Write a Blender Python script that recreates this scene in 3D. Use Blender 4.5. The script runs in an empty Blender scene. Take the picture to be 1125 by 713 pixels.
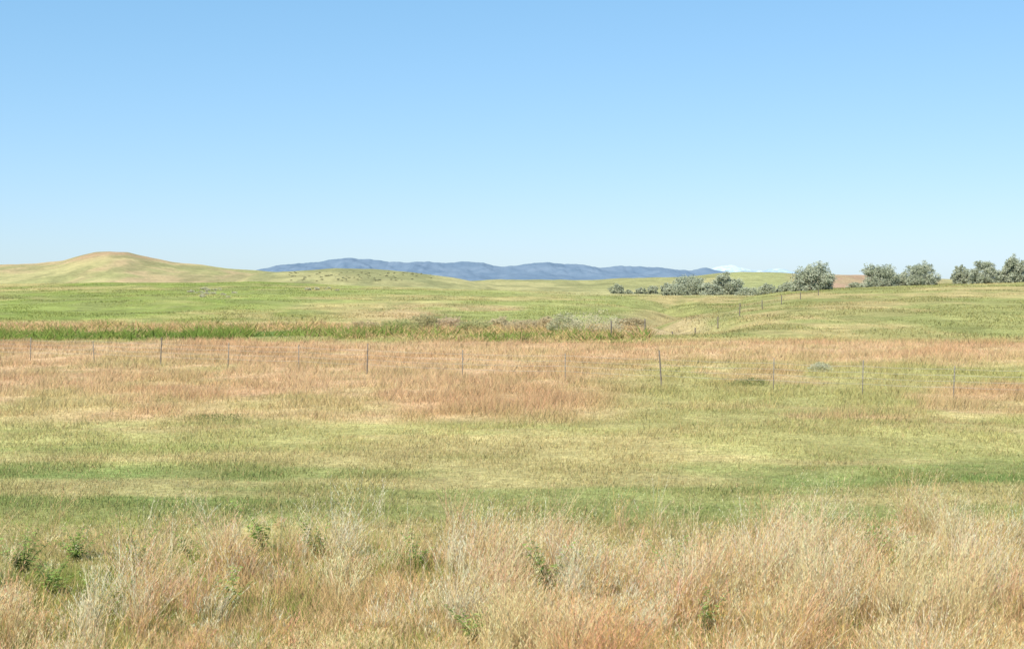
import bpy, math
import numpy as np
from mathutils import Vector
R = math.radians
rng = np.random.default_rng(7)
scn = bpy.context.scene
COL = scn.collection
F, CX, HY, CAMZ = 1562.0, 562.5, 312.0, 3.8

# ------------------------------------------------------------------ noise
def hsh(i, j, s):
    v = np.sin(i*127.1 + j*311.7 + s*74.7)*43758.5453
    return v - np.floor(v)
def vn(x, y, s=0):
    x = np.asarray(x, float); y = np.asarray(y, float)
    i = np.floor(x); j = np.floor(y); u = x-i; v = y-j
    u = u*u*(3-2*u); v = v*v*(3-2*v)
    a = hsh(i, j, s); b = hsh(i+1, j, s); c = hsh(i, j+1, s); d = hsh(i+1, j+1, s)
    return a + (b-a)*u + (c-a)*v + (a-b-c+d)*u*v
def fbm(x, y, s=0, o=4):
    t = 0; a = .5; n = 0
    for k in range(o):
        t = t + a*vn(x*2**k + 17.3*k, y*2**k - 9.1*k, s+k); n += a; a *= .55
    return t/n
def ss(a, b, v):
    t = np.clip((v-a)/(b-a), 0, 1); return t*t*(3-2*t)
def band(v, a, b, c, d): return ss(a, b, v)*(1-ss(c, d, v))

# ------------------------------------------------------------------ terrain
def prof(pts):
    p = np.array(pts, float)
    return lambda px: np.interp(px, p[:, 0], p[:, 1])
P2 = prof([(-200,313),(0,313),(200,311.5),(280,311),(330,313),(420,315),(520,318),(600,320),(680,322),(850,322),(1300,320)])
PR = prof([(660,358),(690,352),(715,346),(740,341),(780,334),(830,326),(870,320),(900,318),(950,316),(1000,313.5),(1060,311.5),(1125,309.5),(1400,306)])
P3C = prof([(-300,313),(250,312),(480,309.5),(540,308.5),(600,308),(660,307),(700,306),(760,304),(800,300.5),(815,298.5),(858,299),(885,301.5),(920,302),(950,303),(1000,305),(1040,307),(1300,308)])
P3B = prof([(235,320),(262,308),(275,303),(290,299.5),(330,297),(370,294.5),(410,296),(450,299),(480,303),(510,308),(545,315)])
P3A = prof([(-400,300),(-100,294),(0,290.5),(40,289),(70,286),(90,280.5),(105,276.8),(120,275.4),(140,276.8),(150,279.5),(165,283),(190,288),(220,291),(250,295),(280,297.5),(320,302),(400,309),(480,314)])
def zc(py, Y): return CAMZ + (HY-py)*Y/F
def pxof(x, y): return CX + F*x/np.maximum(y, 1.0)
def ditch(x, y): return y + 3*np.sin(x/14.0) + 1.5*np.sin(x/5.3+1) + 4*(fbm(x/6, y/40, 2)-.5)
def H(x, y):
    x = np.asarray(x, float); y = np.asarray(y, float)
    px = pxof(x, y)
    b = -5.0*ss(345, 480, y)
    z = b + 2.2*(1-ss(4, 9.5, y))
    z = z - 1.1*band(ditch(x, y), 95, 99, 106, 111)*(1-ss(640, 760, px)*.95)
    def layer(P, Y, W, back, lin=.5, pw=1.0):
        c = np.maximum(zc(P(px), Y), b)
        t = np.clip((y-(Y-W))/W, 0, 1)**pw
        s = lin*t + (1-lin)*t*t*(3-2*t)
        s = np.where(y > Y, 1-ss(0, 1, (y-Y)/back), s)
        return b + (c-b)*s
    z2 = layer(P2, 330, 205, 160, .8)
    zr = layer(PR, 255, 157, 120, .9, .74)
    z3c = layer(P3C, 800, 400, 600)
    z3b = layer(P3B, 620, 220, 300)
    z3a = layer(P3A, 1000, 420, 700)
    far = np.maximum(np.maximum(z2, zr), np.maximum(np.maximum(z3c, z3b), z3a))
    z = np.where(y > 96, np.maximum(z, far), z)
    z = z + .10*(fbm(x/2.6, y/2.6, 3, 3)-.5) + .14*(fbm(x/9, y/9, 5, 2)-.5)*(y > 9)
    z = z + 1.1*(fbm(x/30, y/34, 8, 3)-.5)*ss(112, 190, y)
    z = z - 1.3*np.exp(-((x-(12.5+.10*(y-110)+2.5*np.sin(y/9)))/3.2)**2)*band(y, 106, 116, 230, 270)
    z = z + 3.0*(fbm(x/50, y/75, 12, 6)-.5)*ss(470, 720, y)
    return z
def at(px, py, y0, y1):
    Y = np.linspace(y0, y1, 900); X = (px-CX)/F*Y
    v = HY-(H(X, Y)-CAMZ)*F/Y
    k = int(np.argmin(np.abs(v-py)))
    return float(X[k]), float(Y[k])
def Hs(x, y): return float(H(np.array([x]), np.array([y]))[0])

# ------------------------------------------------------------------ colour of the ground cover
GAIN, DESAT = 1.0, .06
def S(r, g, b):
    c = np.array([r, g, b], float)/255
    c = np.where(c <= .04045, c/12.92, ((c+.055)/1.055)**2.4)*GAIN
    return c*(1-DESAT) + DESAT*(c @ np.array([.3, .6, .1]))
def mix(c, col, m): return c*(1-m[:, None]) + col[None, :]*m[:, None]
def dryness(x, y):
    px = pxof(x, y)
    yw = y*(1 + .16*(fbm(x/7, y/11, 21)-.5))
    n = fbm(x/6.5, y/9, 31)
    left = band(yw, 37, 43, 92, 96)
    rg = ss(580, 740, px)*band(yw, 36, 40, 60, 76)
    m = left*(1-.85*rg)
    m = m*(1-.55*ss(.52, .68, n)*(1-ss(66, 82, yw)))
    m = np.maximum(m, band(yw, 43, 47, 50, 56)*ss(980, 1070, px)*.85)
    m = np.maximum(m, .65*ss(.52, .66, fbm(x/5, y/5, 44))*rg)
    return m
def gcol(x, y):
    px = pxof(x, y)
    n1 = fbm(x/6, y/9, 51); n2 = fbm(x/1.6, y/1.6, 52, 3); n3 = fbm(x/22, y/40, 53)
    ns = fbm(x/8, y/2.6, 54, 4)
    yw = y*(1 + .20*(fbm(x/5, y/5, 55)-.5))
    c = np.tile(S(210, 182, 126), (len(x), 1))
    c = mix(c, S(160, 162, 86), (1-ss(150, 260, px))*ss(14, 17, yw)*.85)
    c = mix(c, S(176, 170, 102), ss(17, 21, yw))
    gb = .5+.5*ss(.36, .58, n1)
    gb = gb*(.72+.38*ss(480, 760, px)+.1*(1-ss(150, 350, px)))
    c = mix(c, S(128, 144, 74), band(yw, 20.5, 24.5, 29.5, 34)*np.clip(gb, 0, 1)*(.55+.45*ss(.36, .58, n2)))
    c = mix(c, S(194, 184, 112), ss(29, 35, yw))
    c = mix(c, S(212, 184, 126), ss(.46, .62, ns)*band(y, 18, 20, 45, 50)*.5)
    c = mix(c, S(164, 168, 92), ss(.50, .66, fbm(x/8, y/3.2, 56, 4))*band(y, 29, 33, 60, 70)*.55)
    c = mix(c, S(190, 184, 110), ss(42, 48, yw)*ss(560, 700, px))
    c = mix(c, S(230, 190, 140), dryness(x, y)*(.65+.35*ss(.3, .55, n2)))
    c = mix(c, S(216, 170, 122), dryness(x, y)*ss(.46, .68, n1)*.6)
    # ditch, bank
    lf = 1-ss(300, 390, px)
    yd = ditch(x, y)
    c = mix(c, S(198, 176, 114), ss(93, 97, yd))
    c = mix(c, S(112, 138, 62), band(yd, 95, 98, 108, 113)*np.maximum(lf, .25*ss(.5, .62, n1))*(1-ss(560, 640, px))*.9)
    c = mix(c, S(220, 178, 128), band(yd, 109, 113, 128, 144)*(1-ss(660, 730, px))*(.55+.45*ss(.4, .6, n1)))
    # left slope
    sl = ss(124, 142, y)*(1-ss(690, 760, px))*(1-band(yd, 109, 113, 128, 144)*.8)
    c = mix(c, S(158, 166, 82), sl)
    c = mix(c, S(186, 181, 110), sl*ss(230, 520, px)*(.5+.5*ss(.35, .6, n3)))
    c = mix(c, S(194, 174, 110), sl*ss(.44, .62, n3)*.85)
    c = mix(c, S(136, 150, 66), sl*ss(.52, .64, fbm(x/11, y/22, 58))*.6*(1-ss(300, 420, px)))
    c = mix(c, S(208, 176, 124), sl*band(y, 128, 138, 175, 215)*ss(330, 480, px)*ss(.36, .52, n3))
    c = mix(c, S(150, 150, 88), sl*ss(.54, .66, fbm(x/4, y/14, 59))*.5)
    # right hill; its foot and the far hollow behind it are paler
    rh = ss(96.5, 101, y)*ss(680, 730, px)
    c = mix(c, S(168, 164, 96), rh)
    c = mix(c, S(200, 176, 116), rh*ss(.40, .60, fbm(x/9, y/20, 61))*.8)
    c = mix(c, S(148, 149, 84), rh*ss(.48, .64, fbm(x/5, y/16, 62))*.6)
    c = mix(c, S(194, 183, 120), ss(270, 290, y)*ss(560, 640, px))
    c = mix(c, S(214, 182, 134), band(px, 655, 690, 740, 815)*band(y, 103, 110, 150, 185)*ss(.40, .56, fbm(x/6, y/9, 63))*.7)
    # hills beyond the first crest; aerial haze is mixed into their ground colours
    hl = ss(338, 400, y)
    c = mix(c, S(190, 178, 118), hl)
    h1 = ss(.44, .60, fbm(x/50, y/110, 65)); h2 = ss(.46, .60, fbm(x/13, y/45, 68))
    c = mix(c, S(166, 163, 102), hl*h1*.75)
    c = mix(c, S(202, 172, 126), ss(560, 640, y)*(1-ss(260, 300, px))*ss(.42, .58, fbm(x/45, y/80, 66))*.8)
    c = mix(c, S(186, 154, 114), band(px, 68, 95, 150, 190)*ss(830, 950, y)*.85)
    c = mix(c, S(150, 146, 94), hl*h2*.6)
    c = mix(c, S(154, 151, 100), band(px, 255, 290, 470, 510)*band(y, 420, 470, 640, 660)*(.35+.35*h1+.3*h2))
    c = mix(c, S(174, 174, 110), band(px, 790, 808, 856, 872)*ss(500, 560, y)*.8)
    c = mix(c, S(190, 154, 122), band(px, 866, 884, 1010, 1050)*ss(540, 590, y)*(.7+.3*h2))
    v = 1 + .18*(n2-.5) + .22*(n3-.5)
    return np.clip(c*v[:, None], .01, .9)

# ------------------------------------------------------------------ helpers
def mesh_np(name, V, Fc, mat, col=None, parent=None, smooth=False):
    V = np.asarray(V, np.float32).reshape(-1, 3)
    groups = Fc if isinstance(Fc, list) else [Fc]
    idx = np.concatenate([np.asarray(g, np.int32).ravel() for g in groups])
    tot = np.concatenate([np.full(len(g), np.asarray(g).shape[1], np.int32) for g in groups])
    st = np.concatenate([[0], np.cumsum(tot)[:-1]]).astype(np.int32)
    me = bpy.data.meshes.new(name)
    me.vertices.add(len(V)); me.vertices.foreach_set('co', V.ravel())
    me.loops.add(len(idx)); me.loops.foreach_set('vertex_index', idx)
    me.polygons.add(len(tot)); me.polygons.foreach_set('loop_start', st)
    if smooth: me.polygons.foreach_set('use_smooth', np.ones(len(tot), bool))
    me.update(calc_edges=True)
    if col is not None:
        a = me.color_attributes.new('Col', 'FLOAT_COLOR', 'POINT')
        c4 = np.ones((len(V), 4), np.float32); c4[:, :3] = col
        a.data.foreach_set('color', c4.ravel())
    me.materials.append(mat)
    o = bpy.data.objects.new(name, me); COL.objects.link(o)
    if parent: o.parent = parent
    return o
def tag(o, label=None, cat=None, group=None, kind=None):
    if label: o['label'] = label
    if cat: o['category'] = cat
    if group: o['group'] = group
    if kind: o['kind'] = kind
    return o
def empty(name, loc, label, cat, group=None, rz=0):
    o = bpy.data.objects.new(name, None); COL.objects.link(o)
    o.location = loc; o.rotation_euler = (0, 0, rz); o.empty_display_size = .2
    return tag(o, label, cat, group)
def copy_tree(o, parent=None):
    c = o.copy(); COL.objects.link(c)
    if parent: c.parent = parent
    for ch in list(o.children):
        copy_tree(ch, c)
    return c

# ------------------------------------------------------------------ materials
def new_mat(name):
    m = bpy.data.materials.new(name); m.use_nodes = True
    nt = m.node_tree; nt.nodes.clear()
    return m, nt, nt.nodes.new('ShaderNodeOutputMaterial')
def foliage_mat(name, trans=.3, up=.7):
    # shading normals are bent upward to brighten the thin leaves, standing in for scattered light
    m, nt, out = new_mat(name); N = nt.nodes; L = nt.links
    at_ = N.new('ShaderNodeAttribute'); at_.attribute_name = 'Col'
    g = N.new('ShaderNodeNewGeometry')
    a = N.new('ShaderNodeVectorMath'); a.operation = 'SCALE'; a.inputs['Scale'].default_value = 1-up
    b = N.new('ShaderNodeVectorMath'); b.operation = 'ADD'; b.inputs[1].default_value = (0, 0, up)
    c = N.new('ShaderNodeVectorMath'); c.operation = 'NORMALIZE'
    L.new(g.outputs['Normal'], a.inputs[0]); L.new(a.outputs[0], b.inputs[0]); L.new(b.outputs[0], c.inputs[0])
    d = N.new('ShaderNodeBsdfDiffuse'); L.new(c.outputs[0], d.inputs['Normal'])
    t = N.new('ShaderNodeBsdfTranslucent'); mx = N.new('ShaderNodeMixShader'); mx.inputs[0].default_value = trans
    L.new(at_.outputs['Color'], d.inputs['Color']); L.new(at_.outputs['Color'], t.inputs['Color'])
    L.new(d.outputs[0], mx.inputs[1]); L.new(t.outputs[0], mx.inputs[2]); L.new(mx.outputs[0], out.inputs[0])
    return m
def noise_mat(name, c1, c2, scale, rough=.8, metal=0, stretch=(1,1,1)):
    m, nt, out = new_mat(name); N = nt.nodes; L = nt.links
    tc = N.new('ShaderNodeTexCoord'); mp = N.new('ShaderNodeMapping'); mp.inputs['Scale'].default_value = stretch
    n = N.new('ShaderNodeTexNoise'); n.inputs['Scale'].default_value = scale; n.inputs['Detail'].default_value = 5
    r = N.new('ShaderNodeValToRGB'); r.color_ramp.elements[0].position = .35; r.color_ramp.elements[1].position = .65
    r.color_ramp.elements[0].color = (*c1, 1); r.color_ramp.elements[1].color = (*c2, 1)
    d = N.new('ShaderNodeBsdfPrincipled'); d.inputs['Roughness'].default_value = rough; d.inputs['Metallic'].default_value = metal
    L.new(tc.outputs['Object'], mp.inputs[0]); L.new(mp.outputs[0], n.inputs['Vector']); L.new(n.outputs[0], r.inputs[0])
    L.new(r.outputs[0], d.inputs['Base Color']); L.new(d.outputs[0], out.inputs[0])
    return m
def ground_mat():
    m, nt, out = new_mat('ground_cover'); N = nt.nodes; L = nt.links
    at_ = N.new('ShaderNodeAttribute'); at_.attribute_name = 'Col'
    g = N.new('ShaderNodeNewGeometry')
    src = at_.outputs['Color']
    for sc, lo, hi in ((11, .66, 1.30), (3.0, .72, 1.26), (.45, .74, 1.24), (.09, .78, 1.18)):
        n = N.new('ShaderNodeTexNoise'); n.inputs['Scale'].default_value = sc; n.inputs['Detail'].default_value = 6
        n.inputs['Roughness'].default_value = .65
        r = N.new('ShaderNodeMapRange'); r.inputs[1].default_value = .3; r.inputs[2].default_value = .7
        r.inputs[3].default_value = lo; r.inputs[4].default_value = hi
        v = N.new('ShaderNodeVectorMath'); v.operation = 'SCALE'
        L.new(g.outputs['Position'], n.inputs['Vector']); L.new(n.outputs[0], r.inputs[0])
        L.new(src, v.inputs[0]); L.new(r.outputs[0], v.inputs['Scale']); src = v.outputs[0]
    b = N.new('ShaderNodeBump'); b.inputs['Strength'].default_value = .6; b.inputs['Distance'].default_value = .2
    nb = N.new('ShaderNodeTexNoise'); nb.inputs['Scale'].default_value = 1.6; nb.inputs['Detail'].default_value = 8
    L.new(g.outputs['Position'], nb.inputs['Vector']); L.new(nb.outputs[0], b.inputs['Height'])
    d = N.new('ShaderNodeBsdfPrincipled'); d.inputs['Roughness'].default_value = .95; d.inputs['Specular IOR Level'].default_value = .05
    L.new(src, d.inputs['Base Color']); L.new(b.outputs[0], d.inputs['Normal']); L.new(d.outputs[0], out.inputs[0])
    return m
M_GROUND = ground_mat()
M_GRASS = foliage_mat('grass_blades', .30, .68)
M_LEAF = foliage_mat('leaves', .40, .68)
M_BARK = noise_mat('bark', (.20,.165,.125), (.33,.28,.22), 6, .9, 0, (3,3,.6))
M_WOOD = noise_mat('weathered_wood', (.13,.105,.085), (.27,.23,.18), 9, .9, 0, (4,4,.5))
M_STEEL = noise_mat('rusty_steel', (.20,.175,.14), (.34,.30,.24), 14, .7, .1)
M_WIRE = noise_mat('galvanised_wire', (.44,.41,.36), (.54,.50,.44), 4, .7, .1)

# ------------------------------------------------------------------ ground sheet
rad = np.unique(np.concatenate([np.geomspace(1.5, 9, 24), np.geomspace(9, 130, 300), np.geomspace(130, 400, 190), np.geomspace(400, 1500, 190), np.geomspace(1500, 90000, 30)]))
fa = np.radians(np.linspace(-27, 27, 560)); ca = np.radians(np.linspace(27, 333, 80)[1:-1])
ang = np.concatenate([fa, ca]); nA, nR = len(ang), len(rad)
RR, AA = np.meshgrid(rad, ang, indexing='ij')
gx = (RR*np.sin(AA)).ravel(); gy = (RR*np.cos(AA)).ravel()
gz = H(gx, gy)
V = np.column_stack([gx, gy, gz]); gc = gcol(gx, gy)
i, j = np.meshgrid(np.arange(nR-1), np.arange(nA), indexing='ij'); j2 = (j+1) % nA
Q = np.column_stack([(i*nA+j).ravel(), (i*nA+j2).ravel(), ((i+1)*nA+j2).ravel(), ((i+1)*nA+j).ravel()])[:, ::-1]
V = np.vstack([V, [[0, 0, Hs(0, .1)]]]); gc = np.vstack([gc, gc[:1]])
k = np.arange(nA); T = np.column_stack([np.full(nA, len(V)-1), (k+1) % nA, k])
tag(mesh_np('ground', V, [Q, T], M_GROUND, gc, smooth=True), 'rolling prairie ground with green slopes and tan hills', 'ground', None, 'structure')

# ------------------------------------------------------------------ mountains
def mountain_mat(name, low, high, snow=None, z0=0, z1=1):  # blue aerial haze is painted into the rock and snow colours
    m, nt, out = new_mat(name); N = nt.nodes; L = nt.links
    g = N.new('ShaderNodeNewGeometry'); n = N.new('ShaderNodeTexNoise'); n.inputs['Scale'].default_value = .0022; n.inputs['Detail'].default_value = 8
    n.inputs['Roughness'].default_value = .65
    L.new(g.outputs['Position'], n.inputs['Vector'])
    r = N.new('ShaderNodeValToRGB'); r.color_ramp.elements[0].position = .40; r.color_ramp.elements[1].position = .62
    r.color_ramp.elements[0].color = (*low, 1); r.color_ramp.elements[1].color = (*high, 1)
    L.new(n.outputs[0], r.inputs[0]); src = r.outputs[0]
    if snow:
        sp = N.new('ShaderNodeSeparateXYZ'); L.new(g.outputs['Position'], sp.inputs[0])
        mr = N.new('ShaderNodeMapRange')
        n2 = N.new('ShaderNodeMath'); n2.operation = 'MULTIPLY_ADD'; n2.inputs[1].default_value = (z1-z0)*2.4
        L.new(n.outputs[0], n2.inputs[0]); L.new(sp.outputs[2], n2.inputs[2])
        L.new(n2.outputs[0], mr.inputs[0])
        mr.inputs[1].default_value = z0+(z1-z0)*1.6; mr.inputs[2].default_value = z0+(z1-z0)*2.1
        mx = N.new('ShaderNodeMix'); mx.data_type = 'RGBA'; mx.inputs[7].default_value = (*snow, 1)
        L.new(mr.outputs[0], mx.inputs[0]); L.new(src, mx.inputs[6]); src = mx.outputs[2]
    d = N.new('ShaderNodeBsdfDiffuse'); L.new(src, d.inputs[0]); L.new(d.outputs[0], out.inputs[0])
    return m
def range_mesh(name, pts, Y, W, mat, label, rough, seed, amp=2.6):
    P = prof(pts); x0, x1 = pts[0][0], pts[-1][0]
    nx, ny = 700, 90
    pxs = np.linspace(x0, x1, nx); ts = np.linspace(-1, 1, ny)
    PX, TT = np.meshgrid(pxs, ts, indexing='ij')
    X = (PX-CX)/F*Y; YY = Y + TT*W
    pj = P(PX) + amp*(fbm(PX/11, PX*0+2, seed+9, 5)-.5)
    zt = CAMZ + (HY-pj)*Y/F + 60
    rid = 1-np.abs(fbm((X+YY*.35)/(W*.16), YY/(W*.7), seed, 5)-.5)*4
    s = np.clip(1-np.abs(TT), 0, 1)
    Z = -60 + zt*s**.8*(1-rough*np.clip(1-rid, 0, 1)*np.clip(np.abs(TT)*4, 0, 1))
    V = np.column_stack([X.ravel(), YY.ravel(), Z.ravel()])
    i, j = np.meshgrid(np.arange(nx-1), np.arange(ny-1), indexing='ij')
    Q = np.column_stack([(i*ny+j).ravel(), ((i+1)*ny+j).ravel(), ((i+1)*ny+j+1).ravel(), (i*ny+j+1).ravel()])
    tag(mesh_np(name, V, Q, mat, None, smooth=True), label, 'mountains', None, 'structure')
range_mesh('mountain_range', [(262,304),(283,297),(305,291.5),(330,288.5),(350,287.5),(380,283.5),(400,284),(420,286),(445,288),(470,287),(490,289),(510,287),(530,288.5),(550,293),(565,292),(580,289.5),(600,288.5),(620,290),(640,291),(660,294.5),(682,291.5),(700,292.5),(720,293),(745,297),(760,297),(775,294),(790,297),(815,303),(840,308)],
    26000, 4500, mountain_mat('haze_tinted_forest', (.165,.232,.305), (.21,.275,.345)), 'long low blue hazy mountain range on the horizon', .32, 71)
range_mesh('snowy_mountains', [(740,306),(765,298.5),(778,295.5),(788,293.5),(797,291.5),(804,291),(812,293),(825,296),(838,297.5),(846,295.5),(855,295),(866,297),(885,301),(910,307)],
    52000, 6000, mountain_mat('haze_tinted_snow', (.34,.46,.59), (.40,.52,.64), (.58,.66,.72), 250, 620), 'faint snow-capped peaks at the right end of the blue range', .5, 81)

# ------------------------------------------------------------------ grass
def blade_tris(x, y, h, w, lean, col, zoff=0.0):
    n = len(x); z = H(x, y)-.02+zoff; a = rng.uniform(0, 2*np.pi, n)
    dx = np.cos(a)*w/2; dy = np.sin(a)*w/2
    V = np.empty((n, 3, 3)); V[:, 0] = np.column_stack([x-dx, y-dy, z]); V[:, 1] = np.column_stack([x+dx, y+dy, z])
    V[:, 2] = np.column_stack([x+lean[:, 0]*h, y+lean[:, 1]*h, z+h])
    C = np.repeat(col[:, None, :], 3, axis=1)
    return V.reshape(-1, 3), np.arange(3*n).reshape(-1, 3), C.reshape(-1, 3)
def scatter(n, y0, y1, half=.42, pad=3):
    y = np.exp(rng.uniform(np.log(y0), np.log(y1), n))
    x = rng.uniform(-1, 1, n)*(half*y+pad)
    return x, y
def jitter(c, a=.16):
    n = len(c)
    return np.clip(c*(1+rng.normal(0, a, (n, 1)))*(1+rng.normal(0, .05, (n, 3))), .01, .95)

# meadow: everything between the tall foreground grass and the ditch
x, y = scatter(840000, 13, 97)
dm = dryness(x, y); isdry = rng.uniform(0, 1, len(x)) < dm
patch = fbm(x/1.3, y/2.0, 91, 4)
col = jitter(gcol(x, y), .19)
stray = (rng.uniform(0, 1, len(x)) < .12) & (y < 45)
col = np.where(stray[:, None], jitter(np.tile(S(218,192,132), (len(x), 1)), .14), col)
hg = (.045+.05*ss(.3, .72, patch))*rng.uniform(.5, 1.7, len(x))*(1+.8*ss(38, 60, y))
hd = (.09+.28*ss(.3, .72, patch))*rng.uniform(.5, 1.4, len(x))
h = np.where(isdry, hd, hg)
w = (.005+.00026*y)*np.where(isdry, .85, 1.1)
lean = rng.normal(0, .5, (len(x), 2)) + np.array([.12, 0])
for nm, msk, lb, ct in (('meadow_grass', ~isdry, 'short green and yellowing meadow grass across the middle of the field', 'grass'),
                        ('dry_grass', isdry, 'pinkish tan dry grass along the wire fence and the far edge of the field', 'grass')):
    V, Fc, C = blade_tris(x[msk], y[msk], h[msk], w[msk], lean[msk], col[msk])
    tag(mesh_np(nm, V, Fc, M_GRASS, C), lb, ct, None, 'stuff')

# hillside grass
x, y = scatter(210000, 97, 330, .40, 5)
col = jitter(gcol(x, y), .18)
h = rng.uniform(.04, .18, len(x))*(.3+1.3*ss(.3, .7, fbm(x/5, y/8, 93))); w = .03+.0003*y
V, Fc, C = blade_tris(x, y, h, w, rng.normal(0, .6, (len(x), 2)), col)
tag(mesh_np('hillside_grass', V, Fc, M_GRASS, C), 'green grass covering the slopes beyond the ditch', 'grass', None, 'stuff')

# ditch growth: broken green on the left, tan and olive toward the centre
n = 84000
x = rng.uniform(-62, 18, n); yd = rng.uniform(93, 127, n); y = yd - 3*np.sin(x/14.0) - 1.5*np.sin(x/5.3+1)
px = pxof(x, y); pn = fbm(x/2.8, y/5, 95)
keep = (rng.uniform(0, 1, n) < np.maximum((1-ss(300, 400, px))*(.04+.96*ss(.38, .58, pn)), .95*ss(.34, .54, pn))) & (px < 715)
x, y, px, yd, pn = x[keep], y[keep], px[keep], yd[keep], pn[keep]
ptan = np.where(yd > 107, .88, .08) + .62*ss(300, 420, px)*ss(.25, .5, fbm(x/3, y/3, 97))
tanm = rng.uniform(0, 1, len(x)) < ptan
tone = fbm(x/3.5, y/6, 98)[:, None]
cg = S(98, 132, 48)[None]*(1-tone) + S(156, 168, 80)[None]*tone
ct_ = S(226, 184, 134)[None]*tone + S(206, 182, 114)[None]*(1-tone)
col = jitter(np.where(tanm[:, None], ct_, cg), .2)
h = rng.uniform(.15, .75, len(x))*(.1+1.5*ss(.25, .75, fbm(x/1.8, y/4, 96)))*np.where(tanm, .75, 1); w = rng.uniform(.04, .10, len(x))
V, Fc, C = blade_tris(x, y, h, w, rng.normal(0, 1.0, (len(x), 2)), col)
tag(mesh_np('ditch_growth', V, Fc, M_GRASS, C), 'green and tan rank growth along the ditch', 'sedge', None, 'stuff')

# green weeds: where they stand (the straw parts around them)
WEEDS = [
    (290, 19.9, .80, 'bright green leafy weed at the back edge of the tall grass left of centre'),
    (352, 19.4, .66, 'smaller green weed just right of the bright leafy weed'),
    (602, 17.2, .72, 'tall green weed among the straw near the centre'),
    (738, 18.2, .62, 'green weed in the gap right of the central tall weed'),
    (520, 14.9, .50, 'green weed low in the picture left of centre in deep straw'),
    (776, 15.2, .50, 'green weed near the bottom edge right of centre'),
    (22, 18.6, .62, 'green weed nearest the left edge of the picture'),
    (82, 19.4, .56, 'low green weed second from the left edge'),
    (150, 18.9, .56, 'green weed third from the left edge before the straw thickens'),
    (52, 17.2, .54, 'green weed in front of and between the two leftmost weeds'),
    (205, 19.3, .52, 'green weed fourth from the left edge at the back of the straw'),
    (975, 19.5, .68, 'green weed between the two big straw clumps on the right'),
    (250, 16.6, .54, 'slim green weed in the straw below the bright leafy weed'),
    (120, 16.2, .54, 'green weed low on the left in thin straw'),
    (455, 18.6, .58, 'green weed at the straw edge midway between centre and the bright leafy weed')]
# tall foreground grass: bunches of seeded stalks
PE = prof([(-300,17.6),(0,17.4),(120,17.6),(190,18.6),(300,19.5),(470,19.5),(545,18.6),(650,18.4),(760,18.9),(805,20.8),(950,20.3),(1000,22.0),(1100,22.0),(1160,20.8),(1500,20.5)])
nb = 12500
bx, by = scatter(nb, 11, 22.8, .42, 2)
pb = pxof(bx, by); edge = PE(pb) + 3.4*(fbm(bx/1.1, by/1.1, 101)-.5)
dens = fbm(bx/.9, by/1.3, 103, 3)
keep = (by < edge) & (rng.uniform(0, 1, nb) < (.03+1.25*ss(.43, .60, dens))*(.45+.55*np.maximum(ss(120, 300, pb), 1-ss(13.5, 15.5, by))))
keep |= (by < edge+3.5) & (rng.uniform(0, 1, nb) < .05)
for px, Y, hg_, lb in WEEDS:
    wx = (px-CX)/F*by
    keep &= ~((np.abs(bx-wx) < .13) & (by > Y-1.6) & (by < Y+.12))
bx, by, dens, pb = bx[keep], by[keep], dens[keep], pb[keep]
bh = (.20 + .74*ss(.38, .64, fbm(bx/.9, by/1.2, 104, 3)) + .12*ss(780, 850, pb))*rng.uniform(.55, 1.30, len(bx))
hue = fbm(bx/.7, by/.9, 105, 3); ns = rng.integers(9, 25, len(bx))
idx = np.repeat(np.arange(len(bx)), ns); n = len(idx)
sx = bx[idx] + rng.normal(0, .06, n); sy = by[idx] + rng.normal(0, .06, n)
sh = bh[idx]*rng.uniform(.4, 1.12, n); sz = H(sx, sy)-.03
bl = rng.normal(.12, .18, (len(bx),))
ln = np.column_stack([bl[idx] + rng.normal(0, .24, n), rng.normal(-.02, .24, n)])
straw = np.array([S(255,228,172), S(255,214,164), S(246,188,148), S(228,198,122), S(255,236,196)])
pick = np.clip((ss(.28, .72, hue[idx])*5-.3 + rng.normal(0, .6, n)).astype(int), 0, 4)
warm = (1-ss(14, 16.5, sy))[:, None]
sc = jitter(straw[pick], .14)*(1-warm*np.array([[.02, .09, .18]]))
def curve(t): # position on the stalk at t
    b = t**1.7
    return np.column_stack([sx + ln[:, 0]*sh*b, sy + ln[:, 1]*sh*b, sz + sh*t*(1-.08*t)])
a = rng.uniform(0, np.pi, n); wd = np.column_stack([np.cos(a), np.sin(a), np.zeros(n)])
sw = rng.uniform(.0013, .0026, n)[:, None]
lv = [curve(t) for t in (0, .4, .75, 1.0)]
V = np.stack([lv[0]-wd*sw, lv[0]+wd*sw, lv[1]-wd*sw*.9, lv[1]+wd*sw*.9, lv[2]-wd*sw*.7, lv[2]+wd*sw*.7, lv[3]], 1)
base = (np.arange(n)*7)[:, None]
Q = np.vstack([base+np.array([[0,1,3,2]]), base+np.array([[2,3,5,4]])]); T = base+np.array([[4,5,6]])
greenb = S(198,178,104); redb = S(200,142,100)
bmix = np.where((rng.uniform(0, 1, n) < .3)[:, None], redb[None], greenb[None])
C = np.repeat(sc[:, None, :], 7, 1)
C[:, :4] = .55*C[:, :4]+.45*bmix[:, None, :]
Vs, Cs, Qs, Ts = [V.reshape(-1,3)], [C.reshape(-1,3)], [Q], [T]; off = 7*n
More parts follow.
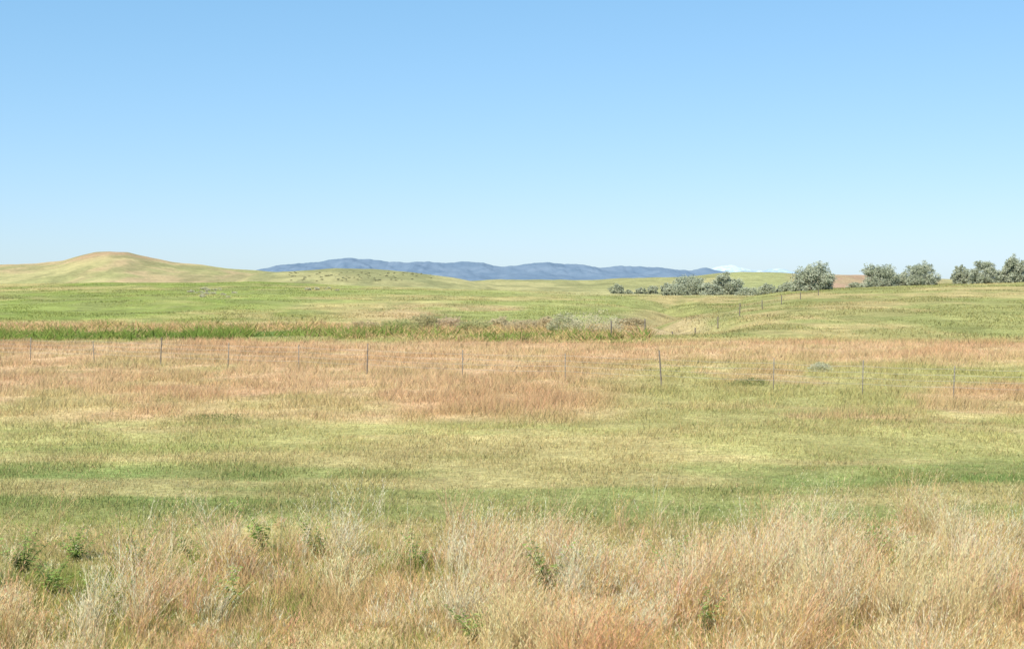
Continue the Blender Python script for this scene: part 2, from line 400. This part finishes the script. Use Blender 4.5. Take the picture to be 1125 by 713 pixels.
for kk in range(7):
    t = .62+.063*kk
    p = curve(t)
    a2 = rng.uniform(0, 2*np.pi, n); L_ = rng.uniform(.03, .09, n)[:, None]*(1.15-.09*kk)
    dr = np.column_stack([np.cos(a2)*.62+ln[:,0]*.8, np.sin(a2)*.62+ln[:,1]*.8, np.full(n, .76)])
    side = np.column_stack([-np.sin(a2), np.cos(a2), np.zeros(n)])*rng.uniform(.0015, .0034, n)[:, None]
    Vk = np.stack([p, p+dr*L_*.5+side, p+dr*L_, p+dr*L_*.5-side], 1).reshape(-1, 3)
    Vs.append(Vk); Cs.append(np.repeat(np.clip(sc*1.05, 0, .95)[:, None, :], 4, 1).reshape(-1, 3))
    Qs.append((off+4*np.arange(n))[:, None]+np.array([[0,1,2,3]])); off += 4*n
tag(mesh_np('tall_dry_grass', np.vstack(Vs), [np.vstack(Qs), np.vstack(Ts)], M_GRASS, np.vstack(Cs)), 'tall straw-coloured seeding grass filling the foreground', 'grass', None, 'stuff')
# leafy undergrowth between the bunches
x, y = scatter(140000, 10.5, 23, .42, 2)
px = pxof(x, y); gn = fbm(x/.9, y/.9, 109, 3)
g = rng.uniform(0, 1, len(x)) < .10+.55*ss(.42, .58, gn)*(1-.5*ss(650, 850, px))+.45*(1-ss(120, 280, px))*ss(14, 16.5, y)
col = jitter(np.where(g[:, None], S(152,164,72)[None], S(226,188,130)[None]), .2)
h = rng.uniform(.10, .40, len(x))*(.5+fbm(x/1.5, y/1.5, 107, 2)); h *= np.where(y > PE(px)+.5, .35, 1)
V, Fc, C = blade_tris(x, y, h, np.full(len(x), .008), rng.normal(0, .5, (len(x), 2)), col)
tag(mesh_np('undergrowth', V, Fc, M_GRASS, C), 'low green and straw blades under the tall foreground grass', 'grass', None, 'stuff')

# ------------------------------------------------------------------ tubes
def tube(path, radii, k=6):
    path = np.asarray(path, float); n = len(path); V = []; Fq = []
    for q in range(n):
        t = path[min(q+1, n-1)]-path[max(q-1, 0)]; t = t/np.linalg.norm(t)
        u = np.cross(t, [0, 0, 1.0]) if abs(t[2]) < .9 else np.cross(t, [0, 1.0, 0]); u /= np.linalg.norm(u); v = np.cross(t, u)
        for s in range(k):
            aa = 2*np.pi*s/k; V.append(path[q]+radii[q]*(np.cos(aa)*u+np.sin(aa)*v))
    for q in range(n-1):
        for s in range(k): Fq.append((q*k+s, q*k+(s+1) % k, (q+1)*k+(s+1) % k, (q+1)*k+s))
    c0 = len(V); V.append(path[-1]); V.append(path[0]); Ft = []
    for s in range(k):
        Ft.append(((n-1)*k+s, (n-1)*k+(s+1) % k, c0)); Ft.append(((s+1) % k, s, c0+1))
    return np.array(V), np.array(Fq), np.array(Ft)
def join(parts):
    V, Q, T, o = [], [], [], 0
    for v, q, t in parts:
        V.append(v); Q.append(q+o); T.append(t+o); o += len(v)
    return np.vstack(V), [np.vstack(Q), np.vstack(T)]

# ------------------------------------------------------------------ trees and shrubs
def leaf_cloud(r, nl, w, d, h, z0, size, c_lo, c_hi, lobes):
    """leaf faces gathered into clumps spread through a rounded crown that reaches the ground"""
    lc = []
    for q in range(lobes):
        a = 2*np.pi*(q*.618+r.uniform(-.06, .06)); rr = math.sqrt((q+.5)/lobes)
        top = math.sqrt(max(0, 1-(rr*.88)**2))
        zz = h*(.10 + r.uniform(.0, 1.0)**.5*.70*top)
        if q % 3 == 0: zz = h*r.uniform(.05, .25)
        lc.append((np.cos(a)*rr*w*.39, np.sin(a)*rr*d*.39, zz, r.uniform(.10, .15)))
    lc = np.array(lc); per = 9; clump = r.normal(0, 1, (lobes*per, 3)); clump /= np.linalg.norm(clump, axis=1)[:, None]
    li = np.repeat(np.arange(lobes), per)
    cc = lc[li, :3] + clump*lc[li, 3:4]*np.array([w, d, h*1.15])*r.uniform(.45, 1.15, (len(li), 1))
    cc[:, 2] = np.abs(cc[:, 2])
    ci = r.integers(0, len(cc), nl)
    off = r.normal(0, 1, (nl, 3)); off /= np.maximum(1, np.linalg.norm(off, axis=1)/1.9)[:, None]
    p = cc[ci] + off*np.array([w, d, h])*.038
    # inner leaves fill the dome between the clumps
    nf = int(nl*.17); q3 = r.normal(0, 1, (nf, 3)); q3 /= np.linalg.norm(q3, axis=1)[:, None]
    q3[:, 2] = np.abs(q3[:, 2]); rr = r.uniform(.2, .85, nf)**.5
    sq = rr[:, None]*q3; p[:nf] = np.column_stack([sq[:, 0]*w*.45, sq[:, 1]*d*.45, sq[:, 2]**.85*h*.78])
    p[:, 2] = np.abs(p[:, 2])+.02
    u = r.normal(0, 1, (nl, 3)); u /= np.linalg.norm(u, axis=1)[:, None]
    v = np.cross(u, r.normal(0, 1, (nl, 3))); v /= np.linalg.norm(v, axis=1)[:, None]
    s = size*r.uniform(.6, 1.4, (nl, 1))
    V = np.stack([p-u*s, p+v*s*.55, p+u*s, p-v*s*.55], 1).reshape(-1, 3)
    tone = r.uniform(0, 1, len(cc))[ci]*.6 + r.uniform(0, .4, nl)
    C = np.array(c_lo)[None]*(1-tone[:, None]) + np.array(c_hi)[None]*tone[:, None]
    return V, np.arange(4*nl).reshape(-1, 4), np.repeat(C[:, None, :], 4, 1).reshape(-1, 3), cc
def woody(r, cc, h, rad0, nst):
    parts = []
    for q in range(nst):
        e = cc[r.integers(0, len(cc))]*np.array([.5, .5, .75]); b = np.array([r.normal(0, .06)*h*.5, r.normal(0, .06)*h*.5, -.1])
        m1 = b+(e-b)*.35+np.array([0, 0, .08*h]); m2 = b+(e-b)*.7+np.array([0, 0, .04*h])
        f = 1 if q == 0 else .6
        parts.append(tube([b, m1, m2, e], [rad0*f, rad0*.65*f, rad0*.4*f, rad0*.12*f]))
    return join(parts)
OLIVE_LO, OLIVE_HI = (.33,.375,.22), (.80,.82,.63)
def tree(px, Y, wp, hp, label, name='olive_tree', cat='tree', group=None, seed=0, lo=OLIVE_LO, hi=OLIVE_HI, nl=13000, tn='trunk', cn='crown', sink=.05):
    r = np.random.default_rng(1000+seed)
    X = (px-CX)/F*Y; w = wp*Y/F; h = hp*Y/F*1.05
    o = empty(name, (X, Y, Hs(X, Y)-sink), label, cat, group)
    V, Q, C, cc = leaf_cloud(r, nl, w, w*.9, h, 0, max(.024*h, .00038*Y), lo, hi, max(20, int(18+wp/2)))
    Vt, Ft = woody(r, cc, h, .025*h, 6)
    V[:, 0] *= w/(np.percentile(V[:, 0], 99.3)-np.percentile(V[:, 0], .7))
    V[:, 2] *= h/np.percentile(V[:, 2], 99.3)
    mesh_np(tn, Vt, Ft, M_BARK, None, o, True)
    mesh_np(cn, V, Q, M_LEAF, C, o)
    return o
G1 = 'silvery trees on the right hill crest'; G2 = 'bushy trees in the hollow left of the right hill'
T_ = [(893,248,44,29,'large rounded silver-green tree standing alone on the crest left of the other trees',G1),
 (967,249,38,24,'wide silver-green tree at the left end of the crest row of three',G1),
 (991,252,18,15,'small grey-green tree squeezed between two wider trees on the crest',G1),
 (1012,249,35,24,'round silver-green tree at the right end of the crest row of three',G1),
 (1055,250,18,20,'narrow tree at the left end of the rightmost crest group',G1),
 (1080,248,37,24,'broad silver-green tree in the middle of the rightmost crest group',G1),
 (1112,247,28,27,'tall round silver-green tree nearest the right edge of the picture',G1),
 (757,305,46,21,'widest silver-green tree of the cluster in the hollow',G2),
 (799,300,32,24,'pale silver tree at the right end of the cluster in the hollow',G2),
 (780,296,24,13,'low pale bushy tree in front between the two big hollow trees',G2),
 (736,308,18,13,'small green tree at the left end of the hollow cluster',G2)]
for q, (px, Y, w, h, lb, g) in enumerate(T_):
    tree(px, Y, w, h, lb, group=g, seed=q, sink=.3)
B_ = [(678,322,17,11,'grey-green bush farthest left on the skyline of the hollow'),
 (704,322,13,7,'left of two small bushes right of the lone hollow bush'),
 (717,322,13,9,'right of two small bushes beside the hollow trees'),
 (822,290,28,9,'low pale sage bush at the foot of the pale silver tree'),
 (843,288,18,12,'upright grey bush between the hollow trees and the lone crest tree'),
 (866,255,20,10,'low green bush at the left foot of the lone crest tree'),
 (856,286,13,7,'tiny green bush right of the upright grey bush'),
 (691,321,10,5,'tiny round bush right of the leftmost hollow bush'),
 (940,252,18,6,'low bush on the crest right of the lone tree')]
for q, (px, Y, w, h, lb) in enumerate(B_):
    tree(px, Y, w, h, lb, 'bush', 'bush', 'bushes along the far hollow and crest', 40+q, (.34,.38,.22), (.78,.79,.58), 2600, 'stems', 'foliage', .15)
# ditch shrubs
D_ = [(655,112,66,24,'widest pale tan shrub at the right end of the ditch',(.54,.49,.26),(.90,.82,.56)),
 (620,114,38,20,'grey-green shrub beside the wide pale shrub in the ditch',(.42,.42,.22),(.76,.73,.46)),
 (600,121,28,14,'small tan shrub behind the grey-green ditch shrub',(.56,.45,.24),(.88,.73,.46)),
 (574,118,46,12,'long low dull brown shrub right of the ditch centre',(.52,.42,.23),(.82,.68,.42)),
 (548,124,28,13,'low tan shrub on the bank above the ditch centre',(.55,.47,.25),(.87,.74,.46)),
 (522,115,42,13,'olive shrub in the ditch left of the low tan shrub',(.39,.40,.15),(.70,.67,.34)),
 (494,121,34,13,'pinkish tan shrub near the centre of the ditch row',(.58,.44,.26),(.88,.70,.47)),
 (466,119,30,17,'tallest brown and green shrub left of the ditch row centre',(.44,.40,.18),(.75,.67,.37)),
 (438,115,44,13,'green and tan shrub near the left end of the ditch row',(.36,.38,.13),(.69,.66,.32)),
 (402,120,36,9,'low tan shrub at the left end of the ditch row',(.54,.43,.23),(.86,.70,.42)),
 (692,130,34,9,'low brown shrub on the bank where the hill fence starts',(.50,.40,.21),(.80,.66,.40))]
for q, (px, Y, w, h, lb, lo, hi) in enumerate(D_):
    tree(px, Y, w, h, lb, 'shrub', 'shrub', 'shrubs growing along the ditch', 70+q, lo, hi, 4000, 'stems', 'foliage', .1)
tree(901, 61, 27, 10, 'small pale grey sage bush just beyond the wire fence on the right', 'sage_bush', 'bush', None, 90, (.52,.52,.30), (.84,.82,.56), 2600, 'stems', 'foliage', .02)
tree(824, 53, 44, 9, 'low dark green weed patch at the fence left of the sage bush', 'weed_clump', 'weeds', None, 91, (.18,.21,.07), (.40,.42,.17), 1000, 'stems', 'foliage', .02)
tree(236, 39.5, 70, 7, 'flat dark green clump at the front edge of the dry grass on the left', 'weed_clump', 'weeds', None, 92, (.18,.21,.07), (.40,.42,.17), 1000, 'stems', 'foliage', .02)
# small shrubs dotted on the slopes
def scrub(name, label, group, spots, y0, y1, size, lo, hi, seed):
    r = np.random.default_rng(seed); protos = []
    for q in range(3):
        o = empty(name, (0, 0, 0), label, 'bush', group)
        V, Q, C, cc = leaf_cloud(r, 300, 1.25, 1.1, .8, .02, .10, lo, hi, 9)
        Vt, Ft = woody(r, cc, .8, .02, 4)
        mesh_np('stems', Vt, Ft, M_BARK, None, o, True); mesh_np('foliage', V, Q, M_LEAF, C, o)
        protos.append(o)
    for q, (px, py) in enumerate(spots):
        o = protos[q] if q < 3 else copy_tree(protos[q % 3])
        X, Y = at(px, py, y0, y1); s = size*r.uniform(.5, 1.4)
        o.location = (X, Y, Hs(X, Y)-.03); o.rotation_euler = (0, 0, r.uniform(0, 6.28)); o.scale = (s*1.2, s*1.2, s*r.uniform(.55, .85))
r = np.random.default_rng(5)
sp = [(r.normal(238, 17), r.normal(322, 2.8)) for q in range(16)] + [(r.normal(359, 10), r.normal(318.5, 1.3)) for q in range(7)]
scrub('sage_bush', 'pale grey sage bush dotted on the green left slope below the hills', 'pale sage bushes on the left slope', sp, 150, 328, .85, (.62,.60,.38), (.92,.88,.64), 11)
sp = [(r.uniform(318, 475), r.uniform(298, 309)) for q in range(90)]
scrub('hill_scrub', 'tiny dark green scrub bush on the low rounded hill under the mountains', 'dark scrub bushes on the rounded hill', sp, 430, 618, .8, (.36,.36,.20), (.54,.52,.31), 12)

# ------------------------------------------------------------------ green weeds in the foreground
noise_stem = noise_mat('weed_stem', (.18,.24,.07), (.28,.31,.11), 12, .7)
def weed(px, Y, hgt, label, seed):
    r = np.random.default_rng(seed); X = (px-CX)/F*Y
    o = empty('green_weed', (X, Y, Hs(X, Y)-.02), label, 'weed', 'green weeds in the foreground grass')
    parts, LV, LC = [], [], []
    for s in range(r.integers(8, 13)):
        a = r.uniform(0, 6.28); tip = np.array([np.cos(a)*r.uniform(.15, .75)*hgt, np.sin(a)*r.uniform(.15, .75)*hgt, hgt*r.uniform(.45, 1.0)])
        mid = tip*np.array([.45, .45, .6]); parts.append(tube([(0, 0, 0), mid, tip], [.006, .004, .002], 5))
        for t in np.linspace(.2, 1, 18):
            p = mid*(t/.55) if t < .55 else mid+(tip-mid)*((t-.55)/.45)
            aa = r.uniform(0, 6.28); L_ = hgt*r.uniform(.10, .20)*(1.15-.45*t)
            d = np.array([np.cos(aa), np.sin(aa), r.uniform(-.1, .5)]); d /= np.linalg.norm(d); sd = np.cross(d, [0, 0, 1.0]); sd /= np.linalg.norm(sd)
            LV += [p, p+d*L_*.5+sd*L_*.3, p+d*L_-np.array([0, 0, L_*.15]), p+d*L_*.5-sd*L_*.3]
            cl = np.array([.33, .44, .12])*r.uniform(.65, 1.4); LC += [cl]*4
    Vt, Ft = join(parts); mesh_np('stem', Vt, Ft, noise_stem, None, o, True)
    LV = np.array(LV); mesh_np('leaves', LV, np.arange(len(LV)).reshape(-1, 4), M_LEAF, np.array(LC), o)
for q, (px, Y, hg_, lb) in enumerate(WEEDS):
    weed(px, Y, hg_, lb, 300+q)

# ------------------------------------------------------------------ fences
def t_post(h):
    parts = []
    def bx(x0, x1, y0, y1, z0, z1):
        v = np.array([(x, y, z) for z in (z0, z1) for y in (y0, y1) for x in (x0, x1)], float)
        return v, np.array([(0,2,3,1),(4,5,7,6),(0,1,5,4),(2,6,7,3),(0,4,6,2),(1,3,7,5)]), np.zeros((0, 3), int)
    parts.append(bx(-.018, .018, -.004, .004, -.3, h)); parts.append(bx(-.004, .004, .005, .032, -.3, h-.01))
    for z in np.arange(.15, h-.04, .11): parts.append(bx(-.012, .012, -.012, -.005, z, z+.025))
    return join(parts)
def wood_post(h, r, seed):
    rr = np.random.default_rng(seed); zs = [-.3, 0, h*.4, h*.8, h-.02, h]; rs = [r, r*1.02, r*.95, r*.92, r*.88, r*.62]
    path = [(rr.normal(0, .006), rr.normal(0, .006), z) for z in zs]
    v, q, t = tube(path, rs, 9); return v, [q, t]
def fence(name, label, pts, kinds, heights, wires, rot, rw, seed, pr=.030):
    rr = np.random.default_rng(seed)
    o0 = (pts[0][0], pts[0][1], Hs(*pts[0]))
    o = empty(name, o0, label, 'fence')
    tops = []
    for q, ((x, y), kd, h) in enumerate(zip(pts, kinds, heights)):
        z = Hs(x, y)
        if kd == 'w': V, Fc = wood_post(h, pr, seed+q); p = mesh_np('wooden_post', V, Fc, M_WOOD, None, o, False); p['label'] = 'weathered wooden post'
        else: V, Fc = t_post(h); p = mesh_np('steel_post', V, Fc, M_STEEL, None, o, False)
        p.location = (x-o0[0], y-o0[1], z-o0[2]); p.rotation_euler = (rr.normal(0, .03), rr.normal(0, .035), rot)
        tops.append((x-o0[0], y-o0[1], z-o0[2]))
    for wz in wires:
        path = []
        for a, b in zip(tops[:-1], tops[1:]):
            for t in np.linspace(0, 1, 7)[:-1]:
                path.append((a[0]+(b[0]-a[0])*t, a[1]+(b[1]-a[1])*t-.05, a[2]+(b[2]-a[2])*t+wz-.03*4*t*(1-t)))
        path.append((tops[-1][0], tops[-1][1]-.05, tops[-1][2]+wz))
        V, q_, t_ = tube(path, [rw]*len(path), 4); mesh_np('wire', V, [q_, t_], M_WIRE, None, o, True)
pxs = [-120,-40,33,103,176,250,328,403,508,621,727,850,948,1048,1150,1250]
pts = []
for p in pxs:
    k = (p-CX)/F; Y = 56/(1+.62*k); pts.append((k*Y, Y))
kinds = ['s','w','s','s','w','s','s','w','s','s','w','s','s','s','s','s']
hts = [1.25,1.2,1.16,1.0,1.3,1.15,1.12,1.3,1.2,1.1,1.36,1.2,1.22,1.12,1.2,1.2]
fence('wire_fence', 'long wire fence with thin steel and weathered wooden posts crossing the dry field', pts, kinds, hts, (.42, .62, .82, 1.02), -.55, .0044, 400)
ys = [99, 108, 116.5, 125, 134.5, 145, 158, 171, 186, 203]
pts = [(10.1+.354*(Y-108), Y) for Y in ys]
fence('hill_fence', 'post fence climbing the grassy right hill toward the trees', pts, ['w']*10, [1.2,1.3,1.1,1.25,1.1,1.3,1.05,1.1,.95,.95], (.45, .70, .90), .3, .005, 450, .058)

# ------------------------------------------------------------------ light, sky, camera
EL, AZ = R(50), R(215)
sd = np.array([math.cos(EL)*math.sin(AZ), math.cos(EL)*math.cos(AZ), math.sin(EL)])
ld = bpy.data.lights.new('sun', 'SUN'); ld.energy = 5.0; ld.angle = R(.53); ld.color = (1, .94, .84)
lo = bpy.data.objects.new('sun', ld); COL.objects.link(lo); lo.rotation_euler = Vector(sd).to_track_quat('Z', 'Y').to_euler(); lo.location = (0, 0, 60)
w = bpy.data.worlds.new('World'); scn.world = w; w.use_nodes = True
nt = w.node_tree; nt.nodes.clear()
sky = nt.nodes.new('ShaderNodeTexSky'); sky.sky_type = 'NISHITA'; sky.sun_disc = False; sky.sun_elevation = EL; sky.sun_rotation = AZ
sky.air_density = 1.0; sky.dust_density = .6; sky.ozone_density = 1.6; sky.altitude = 900
sep = nt.nodes.new('ShaderNodeSeparateColor'); cmb = nt.nodes.new('ShaderNodeCombineColor')
nt.links.new(sky.outputs[0], sep.inputs[0])
for q, (pw, kk) in enumerate(((.78, 1.22), (.58, 2.24), (.58, 2.80))):
    p = nt.nodes.new('ShaderNodeMath'); p.operation = 'POWER'; p.inputs[1].default_value = pw
    m = nt.nodes.new('ShaderNodeMath'); m.operation = 'MULTIPLY'; m.inputs[1].default_value = kk
    nt.links.new(sep.outputs[q], p.inputs[0]); nt.links.new(p.outputs[0], m.inputs[0]); nt.links.new(m.outputs[0], cmb.inputs[q])
bg = nt.nodes.new('ShaderNodeBackground'); bg.inputs[1].default_value = .12; wo = nt.nodes.new('ShaderNodeOutputWorld')
nt.links.new(cmb.outputs[0], bg.inputs[0]); nt.links.new(bg.outputs[0], wo.inputs[0])
cd = bpy.data.cameras.new('camera'); cd.lens = 50; cd.sensor_width = 36; cd.clip_end = 200000; cd.clip_start = .1
co = bpy.data.objects.new('camera', cd); COL.objects.link(co); co.location = (0, 0, CAMZ); co.rotation_euler = (R(90)-math.atan((356.5-HY)/F), 0, 0)
scn.camera = co
scn.view_settings.view_transform = 'Standard'; scn.view_settings.look = 'None'; scn.view_settings.exposure = 0
